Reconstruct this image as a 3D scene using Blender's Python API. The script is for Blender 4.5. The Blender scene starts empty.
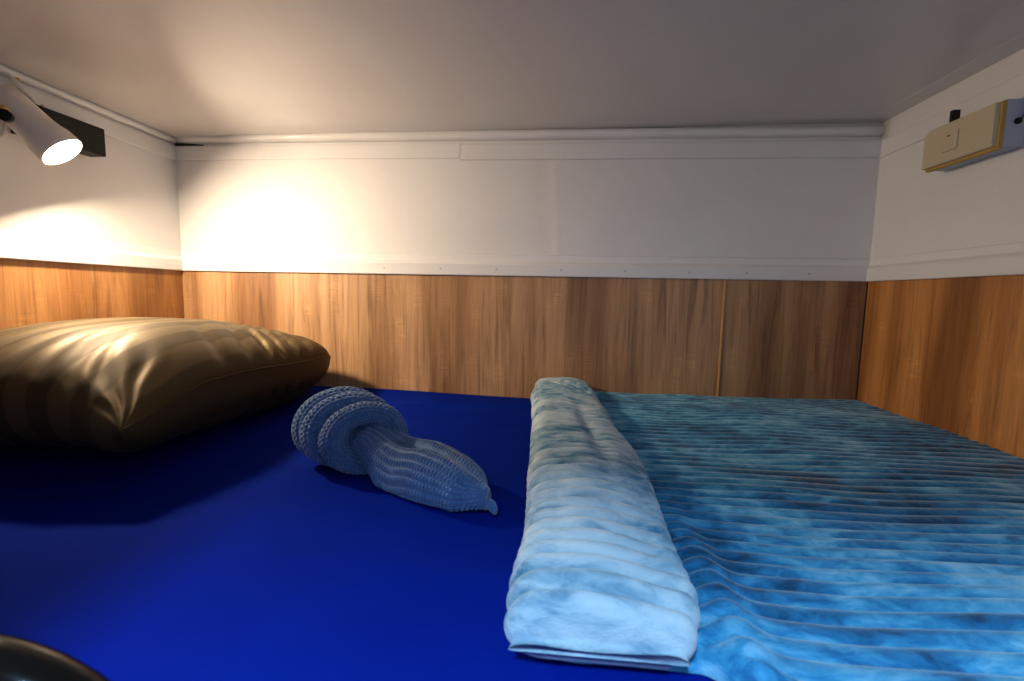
import bpy, bmesh, math, random
from mathutils import Vector, Matrix, noise
random.seed(7)
SC = bpy.context.scene
COL = SC.collection
PI = math.pi

# ------------------------------------------------------------------ helpers
def link(name, verts, faces, mat=None, parent=None, smooth=True, uvs=None):
    me = bpy.data.meshes.new(name)
    me.from_pydata([tuple(v) for v in verts], [], faces)
    me.update()
    if uvs is not None:
        lay = me.uv_layers.new(name='UVMap')
        for poly in me.polygons:
            for li in poly.loop_indices:
                lay.data[li].uv = uvs[me.loops[li].vertex_index]
    if smooth:
        for p in me.polygons:
            p.use_smooth = True
    o = bpy.data.objects.new(name, me)
    COL.objects.link(o)
    if mat: me.materials.append(mat)
    if parent: o.parent = parent
    return o

def from_bm(name, bm, mat=None, parent=None, smooth=False):
    bmesh.ops.recalc_face_normals(bm, faces=bm.faces[:])
    me = bpy.data.meshes.new(name)
    bm.to_mesh(me); bm.free()
    if smooth:
        for p in me.polygons: p.use_smooth = True
    o = bpy.data.objects.new(name, me)
    COL.objects.link(o)
    if mat: me.materials.append(mat)
    if parent: o.parent = parent
    return o

def box_bm(x0, x1, y0, y1, z0, z1, bev=0.0, seg=2, bm=None):
    bm = bm or bmesh.new()
    r = bmesh.ops.create_cube(bm, size=1.0)
    vs = r['verts']
    for v in vs:
        v.co = Vector((x0 + (v.co.x + .5)*(x1-x0), y0 + (v.co.y + .5)*(y1-y0), z0 + (v.co.z + .5)*(z1-z0)))
    if bev > 0:
        es = list({e for v in vs for e in v.link_edges})
        bmesh.ops.bevel(bm, geom=es, offset=bev, segments=seg, profile=.5, affect='EDGES')
    return bm

def box(name, x0, x1, y0, y1, z0, z1, mat, parent=None, bev=0.0):
    return from_bm(name, box_bm(x0, x1, y0, y1, z0, z1, bev), mat, parent)

def prism(name, prof, axis, a0, a1, mat, parent=None, smooth=False, n=1, wob=0.0):
    """closed profile [(p,q)] swept along an axis: 'x' -> (a, p, q); 'y' -> (p, a, q)"""
    vs, fs = [], []
    k = len(prof)
    for i in range(n+1):
        a = a0 + (a1-a0)*i/n
        for (p, q) in prof:
            dw = wob*noise.noise((a*9, p*60, q*60)) if wob else 0
            vs.append((a, p+dw, q+dw*.6) if axis == 'x' else (p+dw, a, q+dw*.6))
    for i in range(n):
        for j in range(k):
            fs.append((i*k+j, i*k+(j+1) % k, (i+1)*k+(j+1) % k, (i+1)*k+j))
    fs.append(tuple(range(k))[::-1]); fs.append(tuple(n*k+j for j in range(k)))
    bm = bmesh.new()
    bv = [bm.verts.new(v) for v in vs]
    for f in fs: bm.faces.new([bv[i] for i in f])
    return from_bm(name, bm, mat, parent, smooth)

def grid(name, fn, nu, nv, mat, parent=None, closed_u=False, closed_v=False, caps=False, uvfn=None):
    vs, fs, uv = [], [], []
    cu = nu if closed_u else nu+1
    cv = nv if closed_v else nv+1
    for i in range(cu):
        for j in range(cv):
            u, v = i/nu, j/nv
            vs.append(fn(u, v))
            if uvfn: uv.append(uvfn(u, v))
    for i in range(nu):
        for j in range(nv):
            a = i*cv + j; b = ((i+1) % cu)*cv + j
            c = ((i+1) % cu)*cv + (j+1) % cv; d = i*cv + (j+1) % cv
            fs.append((a, b, c, d))
    if caps:   # closed_v loops, cap at both u ends
        fs.append(tuple(range(cv))[::-1]); fs.append(tuple((cu-1)*cv + j for j in range(cv)))
    return link(name, vs, fs, mat, parent, True, uv if uvfn else None)

def tube(name, pts, r, mat, parent=None, seg=14, rad=None):
    pts = [Vector(p) for p in pts]
    vs, fs = [], []
    n = len(pts)
    up = Vector((0, 0, 1))
    t0 = (pts[1]-pts[0]).normalized()
    nrm = t0.orthogonal().normalized()
    for i, p in enumerate(pts):
        t = (pts[min(i+1, n-1)] - pts[max(i-1, 0)]).normalized()
        nrm = (nrm - t*nrm.dot(t)).normalized()
        bn = t.cross(nrm)
        rr = rad[i] if rad else r
        for j in range(seg):
            a = 2*PI*j/seg
            vs.append(p + nrm*math.cos(a)*rr + bn*math.sin(a)*rr)
    for i in range(n-1):
        for j in range(seg):
            fs.append((i*seg+j, i*seg+(j+1) % seg, (i+1)*seg+(j+1) % seg, (i+1)*seg+j))
    fs.append(tuple(range(seg))[::-1]); fs.append(tuple((n-1)*seg+j for j in range(seg)))
    return link(name, vs, fs, mat, parent)

def lathe(name, origin, axis, prof, mat, parent=None, seg=48, closed=False):
    """prof [(s, r)] along axis from origin"""
    ax = Vector(axis).normalized(); n1 = ax.orthogonal().normalized(); n2 = ax.cross(n1)
    O = Vector(origin); vs, fs = [], []
    for (s, r) in prof:
        for j in range(seg):
            a = 2*PI*j/seg
            vs.append(O + ax*s + (n1*math.cos(a) + n2*math.sin(a))*max(r, 1e-5))
    k = len(prof)
    for i in range(k-1):
        for j in range(seg):
            fs.append((i*seg+j, i*seg+(j+1) % seg, (i+1)*seg+(j+1) % seg, (i+1)*seg+j))
    o = link(name, vs, fs, mat, parent)
    bm = bmesh.new(); bm.from_mesh(o.data)
    bmesh.ops.recalc_face_normals(bm, faces=bm.faces[:]); bm.to_mesh(o.data); bm.free()
    return o

def empty(name, loc=(0, 0, 0)):
    o = bpy.data.objects.new(name, None); COL.objects.link(o)
    o.empty_display_size = .05
    o.location = loc
    return o

def reparent(child, root):
    child.parent = root
    child.matrix_parent_inverse = Matrix.Translation(-Vector(root.location))
    return child

def tag(o, label, cat, group=None):
    o['label'] = label; o['category'] = cat
    if group: o['group'] = group
    return o

def struct(o):
    o['kind'] = 'structure'; return o

def sstep(a, b, x):
    t = max(0., min(1., (x-a)/(b-a))); return t*t*(3-2*t)

# ------------------------------------------------------------------ materials
def new_mat(name):
    m = bpy.data.materials.new(name); m.use_nodes = True
    nt = m.node_tree; b = nt.nodes['Principled BSDF']
    return m, nt, b

def N(nt, t, **kw):
    n = nt.nodes.new(t)
    for k, v in kw.items():
        if k in n.inputs: n.inputs[k].default_value = v
        else: setattr(n, k, v)
    return n

def ramp(nt, stops):
    r = nt.nodes.new('ShaderNodeValToRGB')
    el = r.color_ramp.elements
    while len(el) < len(stops): el.new(.5)
    for e, (p, c) in zip(el, stops):
        e.position = p; e.color = (*c, 1)
    return r

def mapped(nt, scale=(1, 1, 1), src='Object', rnd=False):
    tc = nt.nodes.new('ShaderNodeTexCoord')
    mp = nt.nodes.new('ShaderNodeMapping'); mp.inputs['Scale'].default_value = scale
    nt.links.new(tc.outputs[src], mp.inputs['Vector'])
    return mp

def bump(nt, b, h, strength, dist):
    bp = nt.nodes.new('ShaderNodeBump'); bp.inputs['Strength'].default_value = strength
    bp.inputs['Distance'].default_value = dist
    nt.links.new(h, bp.inputs['Height']); nt.links.new(bp.outputs['Normal'], b.inputs['Normal'])

def simple(name, col, rough=.5, metal=0., **kw):
    m, nt, b = new_mat(name)
    b.inputs['Base Color'].default_value = (*col, 1)
    b.inputs['Roughness'].default_value = rough; b.inputs['Metallic'].default_value = metal
    for k, v in kw.items(): b.inputs[k].default_value = v
    mp = mapped(nt, (1, 1, 1))
    nz = N(nt, 'ShaderNodeTexNoise', Scale=140., Detail=3.)
    nt.links.new(mp.outputs[0], nz.inputs['Vector'])
    bump(nt, b, nz.outputs['Fac'], .08, .0006)
    return m

def paint_mat(name, col, rough=.6, coat=.45, brush=True):
    m, nt, b = new_mat(name)
    mp = mapped(nt, (1, 1, 1))
    n1 = N(nt, 'ShaderNodeTexNoise', Scale=5., Detail=5., Roughness=.6)
    nt.links.new(mp.outputs[0], n1.inputs['Vector'])
    cr = ramp(nt, [(.3, tuple(c*.94 for c in col)), (.7, col)])
    nt.links.new(n1.outputs['Fac'], cr.inputs['Fac']); nt.links.new(cr.outputs['Color'], b.inputs['Base Color'])
    b.inputs['Roughness'].default_value = rough
    b.inputs['Coat Weight'].default_value = coat; b.inputs['Coat Roughness'].default_value = .09
    mp2 = mapped(nt, (90, 90, 14) if brush else (40, 40, 40))
    n2 = N(nt, 'ShaderNodeTexNoise', Scale=1., Detail=4., Roughness=.6)
    nt.links.new(mp2.outputs[0], n2.inputs['Vector'])
    n3 = N(nt, 'ShaderNodeTexNoise', Scale=16., Detail=3.)
    nt.links.new(mp.outputs[0], n3.inputs['Vector'])
    ad = N(nt, 'ShaderNodeMath', operation='MULTIPLY_ADD'); ad.inputs[1].default_value = .25
    nt.links.new(n2.outputs['Fac'], ad.inputs[0]); nt.links.new(n3.outputs['Fac'], ad.inputs[2])
    bump(nt, b, ad.outputs[0], .45, .0032)
    return m

def wood_mat(name, off, tint=(1., 1., 1.)):
    m, nt, b = new_mat(name)
    tc = nt.nodes.new('ShaderNodeTexCoord')
    mp0 = nt.nodes.new('ShaderNodeMapping'); mp0.inputs['Location'].default_value = off
    nt.links.new(tc.outputs['Object'], mp0.inputs['Vector'])
    def sub(scale):
        mp = nt.nodes.new('ShaderNodeMapping'); mp.inputs['Scale'].default_value = scale
        nt.links.new(mp0.outputs[0], mp.inputs['Vector']); return mp
    # wide staves of different tone (along x and y, constant in z)
    a = sub((10, 10, .9)); n1 = N(nt, 'ShaderNodeTexNoise', Scale=1., Detail=2., Roughness=.5, Distortion=.3)
    nt.links.new(a.outputs[0], n1.inputs['Vector'])
    # grain
    g = sub((46, 46, 2.2)); n2 = N(nt, 'ShaderNodeTexNoise', Scale=1., Detail=6., Roughness=.62, Distortion=1.7)
    nt.links.new(g.outputs[0], n2.inputs['Vector'])
    f = sub((320, 320, 9)); n3 = N(nt, 'ShaderNodeTexNoise', Scale=1., Detail=4., Roughness=.7)
    nt.links.new(f.outputs[0], n3.inputs['Vector'])
    # horizontal saw marks in patches
    s = sub((25, 25, 420)); n4 = N(nt, 'ShaderNodeTexNoise', Scale=1., Detail=2.)
    nt.links.new(s.outputs[0], n4.inputs['Vector'])
    sm = sub((14, 14, 9)); n5 = N(nt, 'ShaderNodeTexNoise', Scale=1., Detail=2.)
    nt.links.new(sm.outputs[0], n5.inputs['Vector'])
    mr = N(nt, 'ShaderNodeMapRange'); mr.inputs['From Min'].default_value = .56; mr.inputs['From Max'].default_value = .72
    nt.links.new(n5.outputs['Fac'], mr.inputs['Value'])
    c1 = ramp(nt, [(.33, (.235, .105, .040)), (.47, (.40, .205, .085)), (.60, (.50, .275, .125)), (.72, (.36, .175, .068))])
    nt.links.new(n1.outputs['Fac'], c1.inputs['Fac'])
    c2 = ramp(nt, [(.30, (.42, .36, .32)), (.46, (.86, .83, .80)), (.62, (1.06, 1.04, 1.02))])
    nt.links.new(n2.outputs['Fac'], c2.inputs['Fac'])
    mx = N(nt, 'ShaderNodeMix', data_type='RGBA', blend_type='MULTIPLY'); mx.inputs[0].default_value = .85
    nt.links.new(c1.outputs['Color'], mx.inputs[6]); nt.links.new(c2.outputs['Color'], mx.inputs[7])
    c3 = ramp(nt, [(.36, (.66, .60, .55)), (.56, (1., 1., 1.))])
    nt.links.new(n3.outputs['Fac'], c3.inputs['Fac'])
    mx2 = N(nt, 'ShaderNodeMix', data_type='RGBA', blend_type='MULTIPLY'); mx2.inputs[0].default_value = .6
    mx2.inputs[0].default_value = .42
    nt.links.new(mx.outputs[2], mx2.inputs[6]); nt.links.new(c3.outputs['Color'], mx2.inputs[7])
    c4 = ramp(nt, [(.45, (1, 1, 1)), (.62, (1.35, 1.35, 1.3))])
    nt.links.new(n4.outputs['Fac'], c4.inputs['Fac'])
    mx3 = N(nt, 'ShaderNodeMix', data_type='RGBA', blend_type='MULTIPLY')
    nt.links.new(mr.outputs[0], mx3.inputs[0])
    nt.links.new(mx2.outputs[2], mx3.inputs[6]); nt.links.new(c4.outputs['Color'], mx3.inputs[7])
    mx4 = N(nt, 'ShaderNodeMix', data_type='RGBA', blend_type='MULTIPLY'); mx4.inputs[0].default_value = 1
    mx4.inputs[7].default_value = (*tint, 1)
    nt.links.new(mx3.outputs[2], mx4.inputs[6])
    nt.links.new(mx4.outputs[2], b.inputs['Base Color'])
    b.inputs['Roughness'].default_value = .48
    bump(nt, b, n3.outputs['Fac'], .25, .001)
    return m

def sheet_mat():
    m, nt, b = new_mat('royal_blue_cotton')
    mp = mapped(nt)
    n1 = N(nt, 'ShaderNodeTexNoise', Scale=7., Detail=4.)
    nt.links.new(mp.outputs[0], n1.inputs['Vector'])
    cr = ramp(nt, [(.3, (.0004, .0100, .180)), (.7, (.0005, .0125, .215))])
    nt.links.new(n1.outputs['Fac'], cr.inputs['Fac']); nt.links.new(cr.outputs['Color'], b.inputs['Base Color'])
    b.inputs['Roughness'].default_value = .85
    b.inputs['Specular IOR Level'].default_value = .02
    w = N(nt, 'ShaderNodeTexNoise', Scale=900., Detail=1.)
    nt.links.new(mp.outputs[0], w.inputs['Vector'])
    bump(nt, b, w.outputs['Fac'], .15, .0005)
    return m

def satin_mat():
    m, nt, b = new_mat('dark_striped_satin')
    tc = nt.nodes.new('ShaderNodeTexCoord')
    sep = nt.nodes.new('ShaderNodeSeparateXYZ'); nt.links.new(tc.outputs['UV'], sep.inputs[0])
    mu = N(nt, 'ShaderNodeMath', operation='MULTIPLY'); mu.inputs[1].default_value = 13.
    nt.links.new(sep.outputs['X'], mu.inputs[0])
    fr = N(nt, 'ShaderNodeMath', operation='PINGPONG'); fr.inputs[1].default_value = 1.
    nt.links.new(mu.outputs[0], fr.inputs[0])
    st = ramp(nt, [(.44, (0, 0, 0)), (.56, (1, 1, 1))])
    nt.links.new(fr.outputs[0], st.inputs['Fac'])
    mx = N(nt, 'ShaderNodeMix', data_type='RGBA')
    mx.inputs[6].default_value = (.078, .053, .023, 1); mx.inputs[7].default_value = (.130, .090, .041, 1)
    nt.links.new(st.outputs['Color'], mx.inputs[0]); nt.links.new(mx.outputs[2], b.inputs['Base Color'])
    rr = N(nt, 'ShaderNodeMapRange'); rr.inputs['To Min'].default_value = .60; rr.inputs['To Max'].default_value = .52
    nt.links.new(st.outputs['Color'], rr.inputs['Value']); nt.links.new(rr.outputs[0], b.inputs['Roughness'])
    b.inputs['Specular IOR Level'].default_value = .2; b.inputs['Metallic'].default_value = .62
    b.inputs['Sheen Weight'].default_value = .0; b.inputs['Sheen Roughness'].default_value = .35
    return m

def plush_mat(name, cols, sheen):
    m, nt, b = new_mat(name)
    mp = mapped(nt, (24, 60, 60))
    n1 = N(nt, 'ShaderNodeTexNoise', Scale=1., Detail=5., Roughness=.62, Distortion=.5)
    nt.links.new(mp.outputs[0], n1.inputs['Vector'])
    mpb = mapped(nt, (4.2, 9, 9))
    n2 = N(nt, 'ShaderNodeTexNoise', Scale=1., Detail=3., Roughness=.5, Distortion=.9)
    nt.links.new(mpb.outputs[0], n2.inputs['Vector'])
    ad = N(nt, 'ShaderNodeMath', operation='ADD'); nt.links.new(n1.outputs['Fac'], ad.inputs[0]); nt.links.new(n2.outputs['Fac'], ad.inputs[1])
    hf = N(nt, 'ShaderNodeMath', operation='MULTIPLY'); hf.inputs[1].default_value = .5; nt.links.new(ad.outputs[0], hf.inputs[0])
    # nap brushed one way is dark teal, brushed the other way is pale
    cr = ramp(nt, list(zip((.38, .47, .53, .62), cols)))
    nt.links.new(hf.outputs[0], cr.inputs['Fac']); nt.links.new(cr.outputs['Color'], b.inputs['Base Color'])
    b.inputs['Roughness'].default_value = .8; b.inputs['Specular IOR Level'].default_value = .2
    b.inputs['Sheen Weight'].default_value = sheen; b.inputs['Sheen Roughness'].default_value = .38
    b.inputs['Sheen Tint'].default_value = (.75, .88, .95, 1)
    mf = mapped(nt, (300, 700, 700)); nf = N(nt, 'ShaderNodeTexNoise', Scale=1., Detail=2.)
    nt.links.new(mf.outputs[0], nf.inputs['Vector'])
    bump(nt, b, nf.outputs['Fac'], .5, .0015)
    return m

def knit_mat():
    m, nt, b = new_mat('slate_blue_knit')
    mp = mapped(nt)
    n1 = N(nt, 'ShaderNodeTexNoise', Scale=60., Detail=4.)
    nt.links.new(mp.outputs[0], n1.inputs['Vector'])
    cr = ramp(nt, [(.3, (.040, .115, .270)), (.7, (.078, .165, .350))])
    nt.links.new(n1.outputs['Fac'], cr.inputs['Fac']); nt.links.new(cr.outputs['Color'], b.inputs['Base Color'])
    b.inputs['Roughness'].default_value = .9; b.inputs['Specular IOR Level'].default_value = .15
    b.inputs['Sheen Weight'].default_value = .6; b.inputs['Sheen Roughness'].default_value = .5
    n2 = N(nt, 'ShaderNodeTexNoise', Scale=900., Detail=2.)
    nt.links.new(mp.outputs[0], n2.inputs['Vector'])
    bump(nt, b, n2.outputs['Fac'], .4, .001)
    return m

def emit_mat(name, col, s):
    m, nt, b = new_mat(name)
    b.inputs['Base Color'].default_value = (.9, .9, .9, 1)
    b.inputs['Emission Color'].default_value = (*col, 1); b.inputs['Emission Strength'].default_value = s
    return m

M_wall = paint_mat('white_gloss_paint', (.80, .79, .775))
M_ceil = paint_mat('white_ceiling_paint', (.67, .645, .625), .35, .3, False)
M_trim = paint_mat('white_trim_paint', (.82, .81, .80), .35, .3)
M_woodB = wood_mat('oak_laminate', (0, 0, 0), (1.14, 1.24, 1.36))
M_woodC = wood_mat('oak_laminate_second_board', (4.45, 0, .4), (1.06, 1.16, 1.3))
M_woodL = wood_mat('oak_laminate_left', (1.3, 5.2, .2), (1.1, 1.0, .8))
M_woodR = wood_mat('oak_laminate_right', (7.9, 2.1, .7), (1.32, 1.10, .72))
M_edge = simple('raw_oak_edge', (.62, .36, .12), .6)
M_dark = simple('dark_parts_and_gap_shade', (.03, .022, .018), .9)  # dark colour of joint, screws and slot, also the painted shade by the cove
M_screw = simple('tarnished_screw', (.58, .56, .55), .5, .3)
M_sheet = sheet_mat()
M_satin = satin_mat()
M_plush = plush_mat('teal_plush', [(.004, .055, .125), (.016, .165, .340), (.050, .285, .470), (.20, .46, .62)], .55)
M_under = plush_mat('pale_plush_underside', [(.07, .21, .31), (.29, .42, .50), (.44, .55, .60), (.54, .63, .66)], .25)
M_knit = knit_mat()
M_lampw = simple('white_lamp_enamel', (.84, .79, .71), .32)
M_lens = emit_mat('glowing_lens', (1., .78, .55), 840.)
M_black = simple('matte_black_plastic', (.004, .0036, .0042), .5, **{'Specular IOR Level': .25})
M_brass = simple('brass', (.75, .50, .10), .3, 1.)
M_cream = simple('yellowed_cream_plastic', (.56, .49, .33), .42)
M_yellow = simple('aged_yellow_plastic', (.46, .29, .045), .45)
M_grey = simple('pale_grey_blue_plastic', (.42, .46, .55), .45)
M_rail = simple('dark_varnished_tube', (.006, .004, .003), .16, **{'Specular IOR Level': .2})
M_base = wood_mat('bunk_board_oak', (2, 9, 1), (.7, .7, .7))
M_floor = simple('dark_deck_floor', (.12, .10, .09), .6)

# ------------------------------------------------------------------ room shell
XL, XR, YB, YF = -1.088, .808, 1.25, -.16
ZT = .052                      # top of the wood panels
ZFLOOR = -.95
def ceil_z(x): return .438 + .0105*x

# ceiling: thick slab, slightly out of level like the photographed one
vs = []
for dz in (0, .06):
    for (x, y) in ((XL-.06, YF), (XR+.06, YF), (XR+.06, YB+.06), (XL-.06, YB+.06)):
        vs.append((x, y, ceil_z(x)+dz))
struct(link('ceiling', vs, [(3, 2, 1, 0), (4, 5, 6, 7), (0, 1, 5, 4), (1, 2, 6, 5), (2, 3, 7, 6), (3, 0, 4, 7)], M_ceil, smooth=False))

# back wall: painted steel plate with a vertical weld ridge in its middle
def wall_back_fn(u, v):
    x = XL-.03 + (XR-XL+.06)*u
    z = -.35 + (.80)*v
    r = x - .004 - .006*math.sin(z*14)
    d = (.0007+.0005*noise.noise((z*12, 0, 4)))*math.exp(-(r/.006)**2) - .0006*math.exp(-((r+.03)/.02)**2)
    d += .0012*noise.noise((x*3, z*5, 0))
    return (x, YB - d, z)
wb = grid('wall_back', wall_back_fn, 260, 60, M_wall)
mod = wb.modifiers.new('Solid', 'SOLIDIFY'); mod.thickness = .04; mod.offset = -1
bm = bmesh.new(); bm.from_mesh(wb.data)
for f in bm.faces:
    f.normal_update()
if sum(f.normal.y for f in bm.faces) > 0: bmesh.ops.reverse_faces(bm, faces=bm.faces[:])
bm.to_mesh(wb.data); bm.free()
struct(wb)
wl = struct(box('wall_left', XL-.05, XL-.004, YF, YB+.04, ZFLOOR, ceil_z(XL)+.01, M_wall))
wr = struct(box('wall_right', XR+.002, XR+.05, YF, YB+.04, ZFLOOR, ceil_z(XR)+.01, M_wall))
struct(box('floor', XL-.05, XR+.05, -1.6, YB+.04, ZFLOOR-.05, ZFLOOR, M_floor))

# oak laminate lining below the chair rail
ZW0 = -.42
box('wood_panel', XL+.006, .4475, YB-.012, YB-.0035, ZW0, ZT+.004, M_woodB, wb)
box('wood_panel', .4515, XR-.008, YB-.0135, YB-.0035, ZW0, ZT+.004, M_woodC, wb)
box('joint_strip', .4472, .4516, YB-.0150, YB-.0035, ZW0, ZT+.003, M_edge, wb)
box('wood_panel', XL-.004, XL+.006, .02, YB-.004, ZW0, ZT+.004, M_woodL, wl)
box('wood_panel', XR-.006, XR+.002, .02, YB-.004, ZW0, ZT+.004, M_woodR, wr)
box('joint_gap', XR-.0095, XR-.0055, YB-.0145, YB-.004, ZW0, ZT+.003, M_dark, wr)

# chair rail on each wall: flat face with a chamfer up to the wall
def rail_prof(w, s):   # w: wall plane, s: +1/-1 into the room
    return [(w, ZT), (w+s*.016, ZT), (w+s*.017, ZT+.002), (w+s*.017, ZT+.030), (w+s*.015, ZT+.033),
            (w+s*.005, ZT+.040), (w+s*.004, ZT+.056), (w, ZT+.058)]
t_back = struct(prism('trim_1', rail_prof(YB-.002, -1), 'x', XL-.002, XR, M_trim, n=60, wob=.0006))
t_left = struct(prism('trim_2', rail_prof(XL-.003, 1), 'y', .02, YB-.002, M_trim, n=30, wob=.0006))
t_right = struct(prism('trim_3', rail_prof(XR+.002, -1), 'y', .02, YB-.002, M_trim, n=30, wob=.0006))
for x in (-.985, -.81, -.64, -.47, -.31, -.155, .02, .19, .355, .50, .655, .795):
    lathe('screw', (x, YB-.0188, ZT+.017), (0, -1, 0), [(0, .0030), (.0007, .0026), (.0011, .0014), (.0007, .0008), (.0006, 0)], M_screw, t_back, seg=16)

# flat strips under the ceiling
def strip_prof(w, s, z0, z1, th):
    return [(w, z0), (w+s*th*.8, z0), (w+s*th, z0+.002), (w+s*th, z1-.002), (w+s*th*.8, z1), (w, z1)]
struct(prism('trim_4', strip_prof(YB-.001, -1, .367, .405, .006), 'x', XL, -.2615, M_trim, n=30, wob=.0012))
struct(prism('trim_5', strip_prof(YB-.001, -1, .3615, .402, .0085), 'x', -.2595, XR, M_trim, n=40, wob=.0012))
struct(prism('trim_6', strip_prof(XL-.003, 1, .365, .405, .007), 'y', .02, YB-.004, M_trim, n=30, wob=.0012))
struct(prism('trim_7', strip_prof(XR+.002, -1, .360, .402, .006), 'y', .02, YB-.004, M_trim, n=30, wob=.0012))
# rounded cove moulding in the corner between strip and ceiling
def cove_prof(w, s, z0, z1, d):
    out = [(w, z0)]
    for k in range(11):
        a = PI*k/10
        out.append((w + s*(.004 + d*math.sin(a)), z0 + (z1-z0)*(1-math.cos(a))/2))
    out.append((w, z1)); return out
struct(prism('trim_8', cove_prof(YB-.001, -1, .4125, .438, .014), 'x', XL+.01, XR, M_trim, smooth=True, n=50, wob=.002))
struct(prism('trim_9', cove_prof(XL-.003, 1, .4115, .428, .010), 'y', .02, YB-.006, M_trim, smooth=True, n=30, wob=.001))
struct(prism('trim_10', cove_prof(XR+.002, -1, .4025, .448, .002), 'y', .02, YB-.006, M_trim, smooth=True, n=30, wob=.001))
struct(box('trim_11', XR-.050, XR-.002, .02, YB-.02, .4450, .452, M_ceil, bev=.002))
bmg = bmesh.new()  # dark tapered wedge: shade between cove and strip, put in as colour
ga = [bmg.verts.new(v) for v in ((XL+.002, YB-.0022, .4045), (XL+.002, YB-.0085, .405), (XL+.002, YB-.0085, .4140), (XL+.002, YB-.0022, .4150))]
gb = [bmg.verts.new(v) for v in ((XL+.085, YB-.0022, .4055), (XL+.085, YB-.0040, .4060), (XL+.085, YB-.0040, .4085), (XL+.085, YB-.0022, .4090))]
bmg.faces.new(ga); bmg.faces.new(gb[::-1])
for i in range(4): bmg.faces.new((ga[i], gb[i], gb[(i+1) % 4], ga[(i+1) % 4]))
from_bm('painted_gap_shade', bmg, M_dark, bpy.data.objects['trim_8'])
# front end of the bunk: narrow partition on the left, behind the viewpoint
struct(box('wall_front', XL-.05, -.29, YF-.03, YF, ZFLOOR, ceil_z(XL)+.06, M_wall))

# ------------------------------------------------------------------ bunk and mattress
ZS = -.275
bunk = tag(empty('bunk_base', (0, .7, ZFLOOR)), 'wooden bunk base filling the alcove under the blue mattress', 'bunk')
reparent(box('platform', XL+.008, XR-.012, .165, YB-.02, -.47, -.425, M_base), bunk)
reparent(box('front_board', XL+.008, XR-.012, .135, .163, ZFLOOR, -.335, M_base, bev=.004), bunk)

def sheet_h(x, y):
    h = ZS + .0035*noise.noise((x*2.1, y*2.6, 3)) + .0018*noise.noise((x*3, y*11, 8))
    # long soft creases running across the bed near the back and beside the pillow
    for (yy, sl, a, w, c, ww) in ((1.08, .08, .0032, .010, -.22, .16), (1.01, -.05, .0022, .012, -.15, .18),
                                  (.50, .06, .0016, .016, -.55, .28), (.93, .12, .0020, .010, -.12, .12),
                                  (.42, -.03, .0012, .012, -.1, .3), (.80, .22, .0015, .010, -.02, .10)):
        d = (y - yy - sl*(x-c))/w
        h += a*math.exp(-d*d)*math.exp(-((x-c)/ww)**2)
    h -= .010*sstep(1.12, 1.24, y)*sstep(-.6, .1, x)
    return h
def sheet_fn(u, v):
    # u along x, v along a profile that rolls over the front and back edges
    x = XL+.0095 + (XR-.0115-XL-.0095)*u
    L = 1.0
    if v < .12:
        t = v/.12
        if t < .5: return (x, .168, -.424 + (ZS-.03+.424)*(t/.5))
        a = (t-.5)/.5*PI/2
        return (x, .198-.03*math.cos(a), sheet_h(x, .2)-.03+.03*math.sin(a))
    if v > .95:
        t = (v-.95)/.05
        return (x, YB-.018, sheet_h(x, YB-.02) - .12*t)
    t = (v-.12)/.83
    y = .198 + (YB-.018-.198)*t
    return (x, y, sheet_h(x, y))
mt = grid('mattress', sheet_fn, 220, 260, M_sheet)
mt.modifiers.new('Solid', 'SOLIDIFY').thickness = .02
mt.modifiers['Solid'].offset = -1
bm = bmesh.new(); bm.from_mesh(mt.data)
for f in bm.faces: f.normal_update()
if sum(f.normal.z for f in bm.faces) < 0: bmesh.ops.reverse_faces(bm, faces=bm.faces[:])
bm.to_mesh(mt.data); bm.free()
tag(mt, 'bunk mattress in a smooth royal blue fitted sheet against the oak panels', 'mattress')

# guard rail: dark varnished tube that bends down into the front board
pts = [(-1.08, .150, -.1570)]
for k in range(24): pts.append((-1.05 + .815*k/23, .150, -.1570))
R0 = .085
for k in range(1, 25):
    a = math.radians(84*k/24)
    pts.append((-.235 + R0*math.sin(a), .150, -.1570 - R0*(1-math.cos(a))))
ex = pts[-1]
dx, dz = math.cos(math.radians(84)), -math.sin(math.radians(84))
for k in range(1, 9): pts.append((ex[0]+dx*.018*k, .150, ex[2]+dz*.0150*k))
rail = tube('guard_rail', pts, .0125, M_rail, seg=24)
tag(rail, 'dark glossy curved tube rail in the near left corner beside the blue sheet', 'rail')

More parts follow.
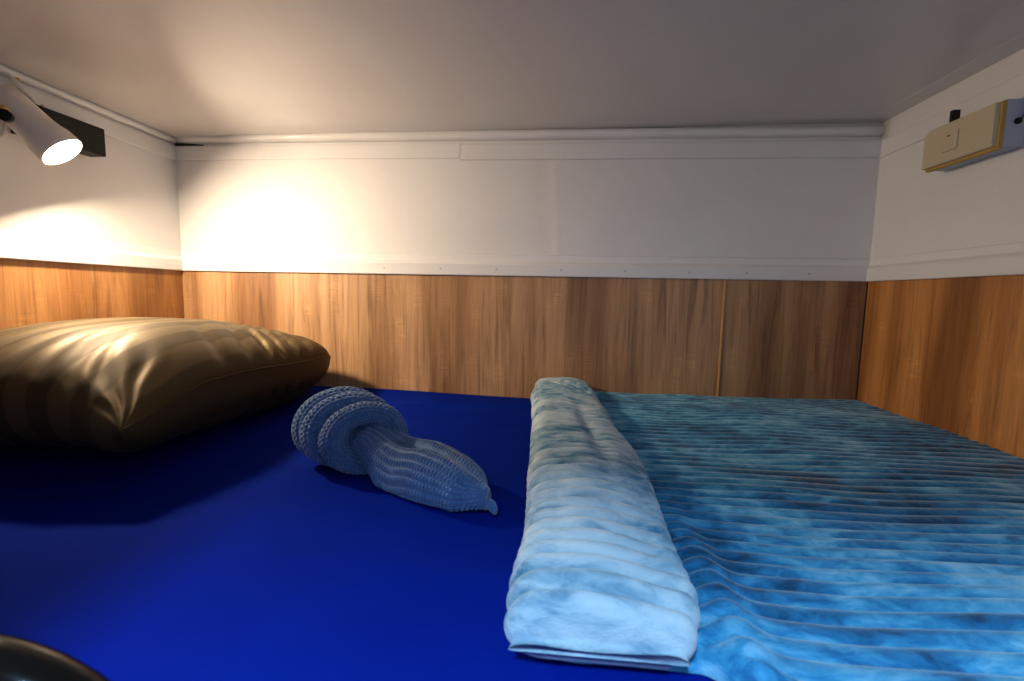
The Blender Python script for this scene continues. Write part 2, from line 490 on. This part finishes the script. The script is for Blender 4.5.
# ------------------------------------------------------------------ pillow
PCX, PCY, PA, PB = -.812, .862, .260, .342
ZSEAM = -.172
def pillow_pt(u, v, side):
    """u,v in -1..1, side +1 top / -1 bottom"""
    au, av = abs(u), abs(v)
    cx = PA*u*(1 - .075*(1-av**2.2)) ; cy = PB*v*(1 - .055*(1-au**2.2))
    if u > 0 and v > 0: cx -= .045*(u*v)**3; cy -= .040*(u*v)**3
    t = max(0., (1-au**2.7))**.40 * max(0., (1-av**2.5))**.44
    zseam = ZSEAM + .020*(v*-.5) + .012*noise.noise((u*1.3, v*1.3, 5))
    # the near right corner stands out a little as an ear
    cr = math.hypot(u-1, v+1)
    zseam -= .024*sstep(.55, 0, cr)
    x, y = PCX + cx, PCY + cy
    if side > 0:
        z = zseam + .108*t*(1 + .06*noise.noise((u*1.6, v*1.6, 1)))
        z -= .010*sstep(.2, 1, v)*t
        # pulled creases flowing in from the long right edge
        w = 0
        for (v0, sl, amp, wd, reach) in ((.03, .40, .0120, .036, .62), (.17, .36, .0105, .032, .50), (.33, .32, .0090, .036, .46),
                                         (-.14, .36, .0060, .040, .40), (.54, .26, .0060, .050, .40), (-.36, .30, .0050, .045, .36)):
            s = 1-u
            d = (v - v0 - sl*s - .25*s*s)/wd
            w += amp*math.exp(-d*d)*sstep(reach+.35, .12, s)*sstep(0, .07, s)
        z -= 1.5*w
        # creases along the near short edge
        for (u0, sl, amp, wd) in ((.62, .5, .008, .05), (.42, .35, .007, .05), (.20, .2, .006, .06), (-.05, .1, .006, .05), (-.3, -.1, .005, .06), (.78, .7, .007, .04)):
            s = v+1
            d = (u - u0 + sl*s)/wd
            z -= .55*amp*math.exp(-d*d)*sstep(.75, .1, s)*sstep(0, .07, s)
        # fan of folds at the ear
        ang = math.atan2(v+1, 1-u+1e-6)
        z += .0028*math.sin(ang*15+1.2+7*cr+2*noise.noise((u*5, v*5, 2)))*sstep(.6, .12, cr)*sstep(0, .10, cr)*min(1, t*2)
        z = max(z, zseam + .05*t)
    else:
        z = zseam - .115*t**.85
        for (v0, amp, wd) in ((.05, .016, .036), (.19, .016, .034), (.34, .012, .036), (-.14, .006, .06)):
            d = (v - v0 - .15*(1-u))/wd
            z += amp*math.exp(-d*d)*sstep(.6, .05, 1-u)*sstep(0, .03, 1-u)
        z = max(z, sheet_h(x, y)+.0015)
    return Vector((x, y, z))
NU, NV = 150, 190
vs, fs, uv = [], [], []
def warp(t):    # denser samples at the rim
    s = 2*t-1
    return math.copysign(1-(1-abs(s))**1.7, s)
for side in (1, -1):
    for i in range(NU+1):
        for j in range(NV+1):
            u, v = warp(i/NU), warp(j/NV)
            vs.append(pillow_pt(u, v, side)); uv.append((u*PA*2.2+.5, v*PB+.5))
st = NV+1
base = (NU+1)*(NV+1)
for i in range(NU):
    for j in range(NV):
        a = i*st+j
        fs.append((a, a+st, a+st+1, a+1))
        fs.append((base+a, base+a+1, base+a+st+1, base+a+st))
pil = link('pillow', vs, fs, M_satin, None, True, uv)
bm = bmesh.new(); bm.from_mesh(pil.data)
bmesh.ops.remove_doubles(bm, verts=bm.verts[:], dist=.0006)
bm.to_mesh(pil.data); bm.free()
tag(pil, 'plump dark satin pillow with tonal stripes at the head of the bed', 'pillow')
sp = []
for k in range(121):
    v = -1+2*k/120
    p = pillow_pt(.997, v*.985, 1); sp.append((p.x+.0005, p.y, p.z))
tube('seam', sp, .0016, M_satin, pil, seg=8)

# ------------------------------------------------------------------ knitted towel
def stitch(a, b):
    """rice-stitch relief, a and b in stitch counts"""
    ra = math.floor(b)
    s = math.sin(PI*(a + .5*(ra % 2)))
    return (abs(s)**.7) * (abs(math.sin(PI*b))**.7)
tow = tag(empty('knitted_towel', (-.24, .62, ZS)), 'slate blue knitted towel rolled into a ball with a tail on the bed', 'towel')
A = Vector((.55, -.80, .22)).normalized()     # the open face of the roll looks along this
S = Vector((.82, .57, 0)).normalized(); U = A.cross(S)*-1
if U.z < 0: U = -U
C0 = Vector((-.281, .652, ZS+.052))
C1 = Vector((-.314, .672, ZS+.057)); C2 = Vector((-.338, .694, ZS+.0585))
def ring(c, R, r, sq=1.0, a0=0., nst=48, mst=16):
    def fn(u, v):
        a = 2*PI*u; b = 2*PI*v
        wob = 1 + .035*noise.noise((math.cos(a)*1.4+c.x*9, math.sin(a)*1.4, c.y*7))
        rad = R*wob
        rr = r*(1+.10*noise.noise((math.cos(a)*2+c.x*5, math.sin(a)*2, 3+c.y*9))) + .0042*stitch(u*nst, v*mst)
        d = S*math.cos(a)*1.10 + U*math.sin(a)*.90
        p = c + d*(rad + rr*math.cos(b)) + A*(rr*sq*math.sin(b))
        p.z = max(p.z, ZS+.003)
        return p
    return fn
for (c, R, r) in ((C2, .0475, .0178), (C1, .0465, .0172), (C0, .0425, .0155)):
    o = grid('rolled_band', ring(c, R, r, 1.05), 232, 80, M_knit, None, True, True)
    reparent(o, tow)
# folded inner face of the roll, dished, with deep soft folds
def dish(u, v):
    a = 2*PI*u; rad = .046*v
    d = S*math.cos(a)*1.1 + U*math.sin(a)*.9
    dep = -.012 + .014*v**2 + .013*math.sin(a*2.0+.6)*v*(1-v)*3 + .007*math.sin(a*5+1)*v*(1-v)*3
    p = C0 + d*rad + A*dep + A*(.0012*stitch(u*40*max(v, .2), v*9))
    p.z = max(p.z, ZS+.003); return p
reparent(grid('inner_fold', dish, 160, 36, M_knit, None, True), tow)
# rear cap closing the back of the roll
def cap(u, v):
    a = 2*PI*u; rad = .046*v
    d = S*math.cos(a)*1.1 + U*math.sin(a)*.9
    p = C2 + d*rad + A*(-.002 - .016*math.sqrt(max(0, 1-v*v)) ) - A*(.0015*stitch(u*44*max(v, .2), v*9))
    p.z = max(p.z, ZS+.003); return p
reparent(grid('back_fold', cap, 120, 24, M_knit, None, True), tow)
# tail: a folded flap that leaves the centre of the roll and tapers to a knotted tip
P0 = C0 + A*-.005 + S*.012 + Vector((0, 0, -.012))
TIP = Vector((-.072, .533, ZS+.012))
S2 = Vector((.50, .86, 0)).normalized(); Z2 = Vector((0, 0, 1))
def tail_axis(s):
    b = P0.lerp(TIP, s)
    b.z = ZS + (P0.z-ZS)*(1-sstep(0, .45, s)) + .010*sstep(.0, .5, s)
    b += S2*(.006*math.sin(PI*s))
    return b
def tail(u, v):
    s = u; a = 2*PI*v
    b = tail_axis(s)
    wdt = .034 + .013*sstep(0, .30, s) - .012*sstep(.55, .86, s) - .028*sstep(.82, .985, s)
    hgt = .026 + .008*sstep(0, .35, s)*(1-sstep(.45, .95, s)) - .012*sstep(.7, .98, s)
    ca, sa = math.cos(a), math.sin(a)
    x = wdt*math.copysign(abs(ca)**.8, ca)
    z = hgt*math.copysign(abs(sa)**.8, sa)
    if sa > 0:      # crease between the two folds of the flap
        q = (x + .004 - .010*s)/max(wdt, .004)
        z -= .008*math.exp(-(q/.20)**2)*sstep(.05, .35, s)*(1-sstep(.70, .92, s))*sa
        z += .006*math.exp(-((q+.5)/.3)**2)*sa*sstep(.1, .3, s)*(1-sstep(.8, .95, s))
        z += .007*math.exp(-((q-.45)/.35)**2)*sa*math.exp(-((s-.42)/.16)**2)
    n = Vector((ca, sa))
    h = .0040*stitch(s*44, v*22)*(1-sstep(.93, 1, s))
    x += h*ca; z += h*sa
    if s > .985: x *= .75; z *= .75
    p = b + S2*x + Z2*(z + .012*sstep(.2, .6, s))
    p += Z2*(.006*noise.noise((s*4, v*2, 4)))*(1-sstep(.85, 1, s))
    p.z = max(p.z, ZS+.003)
    return p
reparent(grid('tail', tail, 260, 150, M_knit, None, False, True, True), tow)
tp = tail_axis(1.)
kn = []
for k in range(9):
    t = k/8
    kn.append((tp.x-.006+.016*t, tp.y+.008-.018*t, ZS+.010+.007*math.sin(PI*t)-.002*t))
reparent(tube('tip_loop', kn, .006, M_knit, None, seg=12, rad=[.007, .0075, .007, .0065, .006, .006, .0055, .0045, .002]), tow)

# ------------------------------------------------------------------ plush blanket
PITCH = .0216
def rib(y, x, k=1.0, ex=.62):
    ph = y/PITCH + .20*noise.noise((x*3.2, y*4.0, 2)) + .05*noise.noise((x*11, y*9, 6))
    k *= .80 + .45*noise.noise((x*5, y*8, 12))
    return .0078*k*(abs(math.sin(PI*ph))**ex)
BX0, BX1, BY0, BY1 = -.018, XR-.010, .290, YB-.020
bl = tag(empty('plush_blanket', (.4, .7, ZS)), 'teal ribbed plush blanket spread over the right half of the bed, left edge folded back', 'blanket')
def body_top(x, y):
    h = .0085 + .008*noise.noise((x*2.4, y*2.4, 7)) + .004*noise.noise((x*6, y*7, 9))
    # swells: a crease beside the fold at the front and broad lumps
    h += .014*math.exp(-((x - .150 - .02*(y-.4))/.020)**2)*(1-sstep(.42, .62, y))
    h += .008*math.exp(-((y-.36-.25*(x-.3))/.05)**2)*sstep(.2, .4, x)
    h = max(h, .004)
    e = math.sqrt(sstep(-.004, .020, x-BX0))
    return ZS + .003 + (h + rib(y + .012*noise.noise((x*3, y*3, 1)), x))*e
def body(u, v):
    x = BX0 + (BX1-BX0)*u
    y0 = BY0 + .008*(1-sstep(-.02, .03, x)) + .022*(1-sstep(.115, .15, x)) + .004*noise.noise((x*7, 0, 0))
    # rounded front hem
    if v < .03:
        a = v/.03*PI/2; r = .013
        zt = body_top(x, y0+r)
        hh = zt-(ZS+.003)
        return (x, y0 + r - r*math.cos(a), ZS+.003 + hh*math.sin(a))
    if v > .985:
        t = (v-.985)/.015
        return (x, BY1, body_top(x, BY1)*(1-t) + (ZS+.001)*t)
    t = (v-.03)/.955
    y = y0+.013 + (BY1-y0-.013)*t
    return (x, y, body_top(x, y))
o = reparent(grid('spread', body, 190, 780, M_plush), bl)
# folded-back band: closed loop profile lofted along y
def fold_edges(y):
    xl = -.022 + .008*math.exp(-((y-.5)/.15)**2) - .012*sstep(.75, 1.1, y) + .003*noise.noise((y*9, 1, 0))
    xr = .117 - .034*(1-sstep(.25, .36, y)) + .012*math.exp(-((y-.62)/.12)**2) - .018*sstep(.75, 1.2, y) + .004*noise.noise((y*8, 4, 0))
    return xl, xr
FY0, FY1 = .300, YB-.022
def fold(u, v):
    y = FY0 + (FY1-FY0)*u
    xl, xr = fold_edges(y)
    HL = .047 - .004*sstep(.9, 1.2, y)       # height of the rolled bend on the left
    HR = .036
    b0 = ZS+.004
    end = min(sstep(0, .035, u), 1.0)
    e2 = sstep(0, .018, 1-u)
    q = min(1., u/.035)
    sc = (.02+.98*math.sqrt(1-(1-q)**2))*(.55+.45*math.sqrt(max(0., min(1., (1-u)/.02))))
    # v: 0 right-bottom -> left bottom -> bend -> top -> right rim -> back
    if v < .22:
        t = v/.22; x = xr-.012 + (xl+.022-xr+.012)*t; z = b0; nx, nz, k = 0, -1, 0.
    elif v < .42:
        a = (v-.22)/.20*PI; r = HL/2
        x = xl+.022 - .022*math.sin(a); z = b0 + r - r*math.cos(a); nx, nz, k = -math.sin(a), -math.cos(a), sstep(.2, .6, a/PI)
    elif v < .90:
        t = (v-.42)/.48
        x = xl+.022 + (xr-.010-xl-.022)*t
        z = b0 + HL + (HR-HL)*t + .006*math.sin(PI*t) + .007*noise.noise((x*9, y*4, 3))*sstep(0, .2, t)*sstep(1, .8, t) - .006*math.exp(-((t-.62)/.12)**2)*math.exp(-((y-.75)/.2)**2)
        nx, nz, k = 0, 1, 1.
    else:
        a = (v-.90)/.10*PI; r = .010
        z1 = b0+HR; zb = b0+.010
        x = xr-.010 + .010*math.sin(a); z = zb + (z1-zb)*(1+math.cos(a))/2; nx, nz, k = math.sin(a), math.cos(a), 1-.8*a/PI
    zm = b0 + .016
    z = zm + (z-zm)*sc
    # ribs, with a patch of slantwise dents near the far end
    h = rib(y + .012*noise.noise((x*6, y*3, 5)), x*.6, k*1.75, .46)
    if k > .9:
        dd = (y - 1.13 + .9*(x-.02))/.05
        h += .004*math.sin((x*1.0 + y*.55)*210)*math.exp(-dd*dd)*sstep(xl+.02, xl+.045, x)
    return (x+nx*h, y - (.0 if u > .0 else 0) , z + nz*h*(1 if nz > 0 else .3))
fo = reparent(grid('folded_band', fold, 720, 120, M_under, None, False, True, True), bl)
fo['label'] = 'thick folded-back left band of the blanket'

# ------------------------------------------------------------------ reading lamp
L = Vector((-.973, .838, .264)); E = Vector((-1.049, .80, .356))
ax = (L-E).normalized()
lamp = tag(empty('reading_lamp', (XL, .70, .34)), 'lit white tubular reading lamp high on the left wall above the pillow', 'lamp')
ln = (L-E).length
prof = [(-.0, .0), (-.0, .027), (.002, .0305), (.045, .0312), (.072, .0318), (.088, .0338), (.102, .0375), (ln, .0385), (ln+.002, .0375), (ln+.001, .0355), (ln-.006, .0345)]
reparent(lathe('lamp_head', E, ax, prof, M_lampw), lamp)
reparent(lathe('lens', E, ax, [(ln-.0045, .0345), (ln-.003, .030), (ln-.002, .018), (ln-.0015, .0)], M_lens), lamp)
kd = Vector((.62, -.72, -.1)).normalized()
kp = Vector((-.996, .768, .304))
reparent(lathe('swivel_knob', kp - kd*.012, kd, [(0, 0), (0, .006), (.010, .0065), (.014, .010), (.030, .0105), (.033, .009), (.033, 0)], M_black, seg=24), lamp)
reparent(lathe('brass_ferrule', kp - kd*.010 + Vector((-.006, 0, .014)), kd, [(0, 0), (0, .006), (.012, .006), (.012, 0)], M_brass, seg=20), lamp)
reparent(tube('flex_loop', [(-1.025+.020*math.cos(a), .770, .290+.020*math.sin(a)) for a in [2.4+k*.34 for k in range(15)]], .0022, M_lampw, seg=10), lamp)
arm = [(XL-.003, .70, .345), (-1.072, .705, .345), (-1.060, .73, .347), (-1.048, .765, .350), (-1.046, .795, .353)]
reparent(tube('arm', arm, .010, M_lampw, seg=16), lamp)
reparent(lathe('wall_plate', (XL-.004, .70, .345), (1, 0, 0), [(0, 0), (0, .030), (.006, .030), (.009, .026), (.009, 0)], M_lampw, seg=32), lamp)

# black box behind the lamp
bb = tag(empty('mounted_box', (XL, .92, .333)), 'flat matte black box on the left wall behind the lit lamp', 'box')
reparent(box('case', XL-.004, -1.0505, .845, 1.002, .303, .3655, M_black, bev=.0015), bb)
for (y, z) in ((.945, .338), (.960, .326), (.938, .323)):
    reparent(lathe('screw', (-1.0507, y, z), (1, 0, 0), [(0, .0028), (.0008, .0022), (.0008, 0)], M_dark, seg=12), bb)
reparent(tube('cable', [(-1.062, .872, .364), (-1.066, .866, .380), (-1.072, .852, .396), (-1.076, .842, .408)], .0052, M_lampw, seg=10), bb)
for p in ((-1.070, .888, .371), (-1.074, .850, .408)):
    reparent(lathe('cable_nail', p, (1, 0, .3), [(-.008, 0), (-.008, .0016), (0, .0016), (.001, .003), (.003, .003), (.003, 0)], M_edge, seg=10), bb)

# ------------------------------------------------------------------ breaker box on the right wall
kb = tag(empty('breaker_box', (XR, .965, .315)), 'yellowed cream electrical breaker box high on the right wall', 'electrical box')
y0, y1, z0, z1 = .889, 1.044, .271, .352
reparent(box('base', .774, XR+.002, y0+.002, y1+.004, z0+.004, z1+.004, M_grey, bev=.0025), kb)
# rim with a clipped far top corner
def poly_box(name, x0, x1, outline, mat):
    bm = bmesh.new()
    a = [bm.verts.new((x0, y, z)) for (y, z) in outline]; b = [bm.verts.new((x1, y, z)) for (y, z) in outline]
    bm.faces.new(a); bm.faces.new(b[::-1])
    n = len(a)
    for i in range(n): bm.faces.new((a[i], b[i], b[(i+1) % n], a[(i+1) % n]))
    bmesh.ops.recalc_face_normals(bm, faces=bm.faces[:])
    es = [e for e in bm.edges if abs(e.verts[0].co.x-x0) < 1e-6 and abs(e.verts[1].co.x-x0) < 1e-6]
    bmesh.ops.bevel(bm, geom=es, offset=.0012, segments=2, affect='EDGES', profile=.5)
    return from_bm(name, bm, mat)
rim = [(y0, z0), (y1-.003, z0), (y1, z0+.003), (y1, z1-.012), (y1-.013, z1), (y0, z1)]
reparent(poly_box('cover_rim', .7665, .7745, rim, M_yellow), kb)
pl = [(y0+.003, z0+.005), (y1-.002, z0+.005), (y1-.0015, z1-.012), (y1-.013, z1-.0015), (y0+.003, z1-.0015)]
cov = reparent(poly_box('cover_plate', .758, .767, pl, M_cream), kb)
sw = box('switch', .7548, .759, .960, .992, .295, .331, M_cream, bev=.0012); sw.parent = cov
sl = box('slot', .7540, .756, .976, .982, .3225, .3245, M_dark); sl.parent = cov
reparent(lathe('end_screw', (.795, y0+.003, .318), (0, -1, 0), [(0, 0), (0, .0055), (.004, .0055), (.006, .004), (.006, 0)], M_black, seg=16), kb)
reparent(tube('wire', [(.7975, y0-.002, .320), (.8015, y0-.002, .330), (.8035, y0-.001, .345), (.8045, y0, .372), (.8050, y0-.002, .398)], .0013, M_black, seg=8), kb)
reparent(box('cable_stub', .790, XR+.002, 1.020, 1.028, .353, .388, M_black, bev=.001), kb)

# ------------------------------------------------------------------ lights
def area(name, loc, target, size, power, col, sy=None):
    l = bpy.data.lights.new(name, 'AREA'); l.energy = power; l.color = col
    l.shape = 'RECTANGLE' if sy else 'DISK'; l.size = size
    if sy: l.size_y = sy
    o = bpy.data.objects.new(name, l); COL.objects.link(o)
    o.location = loc
    o.rotation_euler = (Vector(target)-Vector(loc)).to_track_quat('-Z', 'Y').to_euler()
    return o
# cabin ceiling lamp outside the bunk: cold light falling past the upper edge of the opening
area('cabin_ceiling_light', (-.20, -.58, .92), (-.20, -.579, -.27), .10, 52., (.31, .60, .92), .26)

w = bpy.data.worlds.new('World'); SC.world = w; w.use_nodes = True
bg = w.node_tree.nodes['Background']
# dim cool cabin: pale upper half, dark deck below the horizon
wnt = w.node_tree
wtc = wnt.nodes.new('ShaderNodeTexCoord'); wsx = wnt.nodes.new('ShaderNodeSeparateXYZ')
wnt.links.new(wtc.outputs['Generated'], wsx.inputs[0])
wmr = wnt.nodes.new('ShaderNodeMapRange')
wmr.inputs['From Min'].default_value = -.40; wmr.inputs['From Max'].default_value = -.05
wnt.links.new(wsx.outputs['Z'], wmr.inputs['Value'])
wcr = ramp(wnt, [(0., (.06, .07, .09)), (1., (.55, .69, 1.))])
wnt.links.new(wmr.outputs[0], wcr.inputs['Fac']); wnt.links.new(wcr.outputs['Color'], bg.inputs['Color'])
bg.inputs['Strength'].default_value = .75

# ------------------------------------------------------------------ camera
cam = bpy.data.cameras.new('Camera'); cam.sensor_width = 36; cam.lens = 36*450/1024; cam.clip_start = .01
cam.dof.use_dof = True; cam.dof.focus_distance = .85; cam.dof.aperture_fstop = 6.3
co = bpy.data.objects.new('Camera', cam); COL.objects.link(co)
r = Vector((.99577, .08972, .01965)); u = Vector((-.02848, .09822, .99476)); f = Vector((-.08732, .99111, -.10036))
co.matrix_world = Matrix(((r.x, u.x, -f.x, 0), (r.y, u.y, -f.y, 0), (r.z, u.z, -f.z, 0), (0, 0, 0, 1)))
SC.camera = co

SC.view_settings.view_transform = 'Standard'; SC.view_settings.look = 'None'
SC.view_settings.gamma = 1.; SC.view_settings.use_curve_mapping = False
SC.view_settings.exposure = 0.
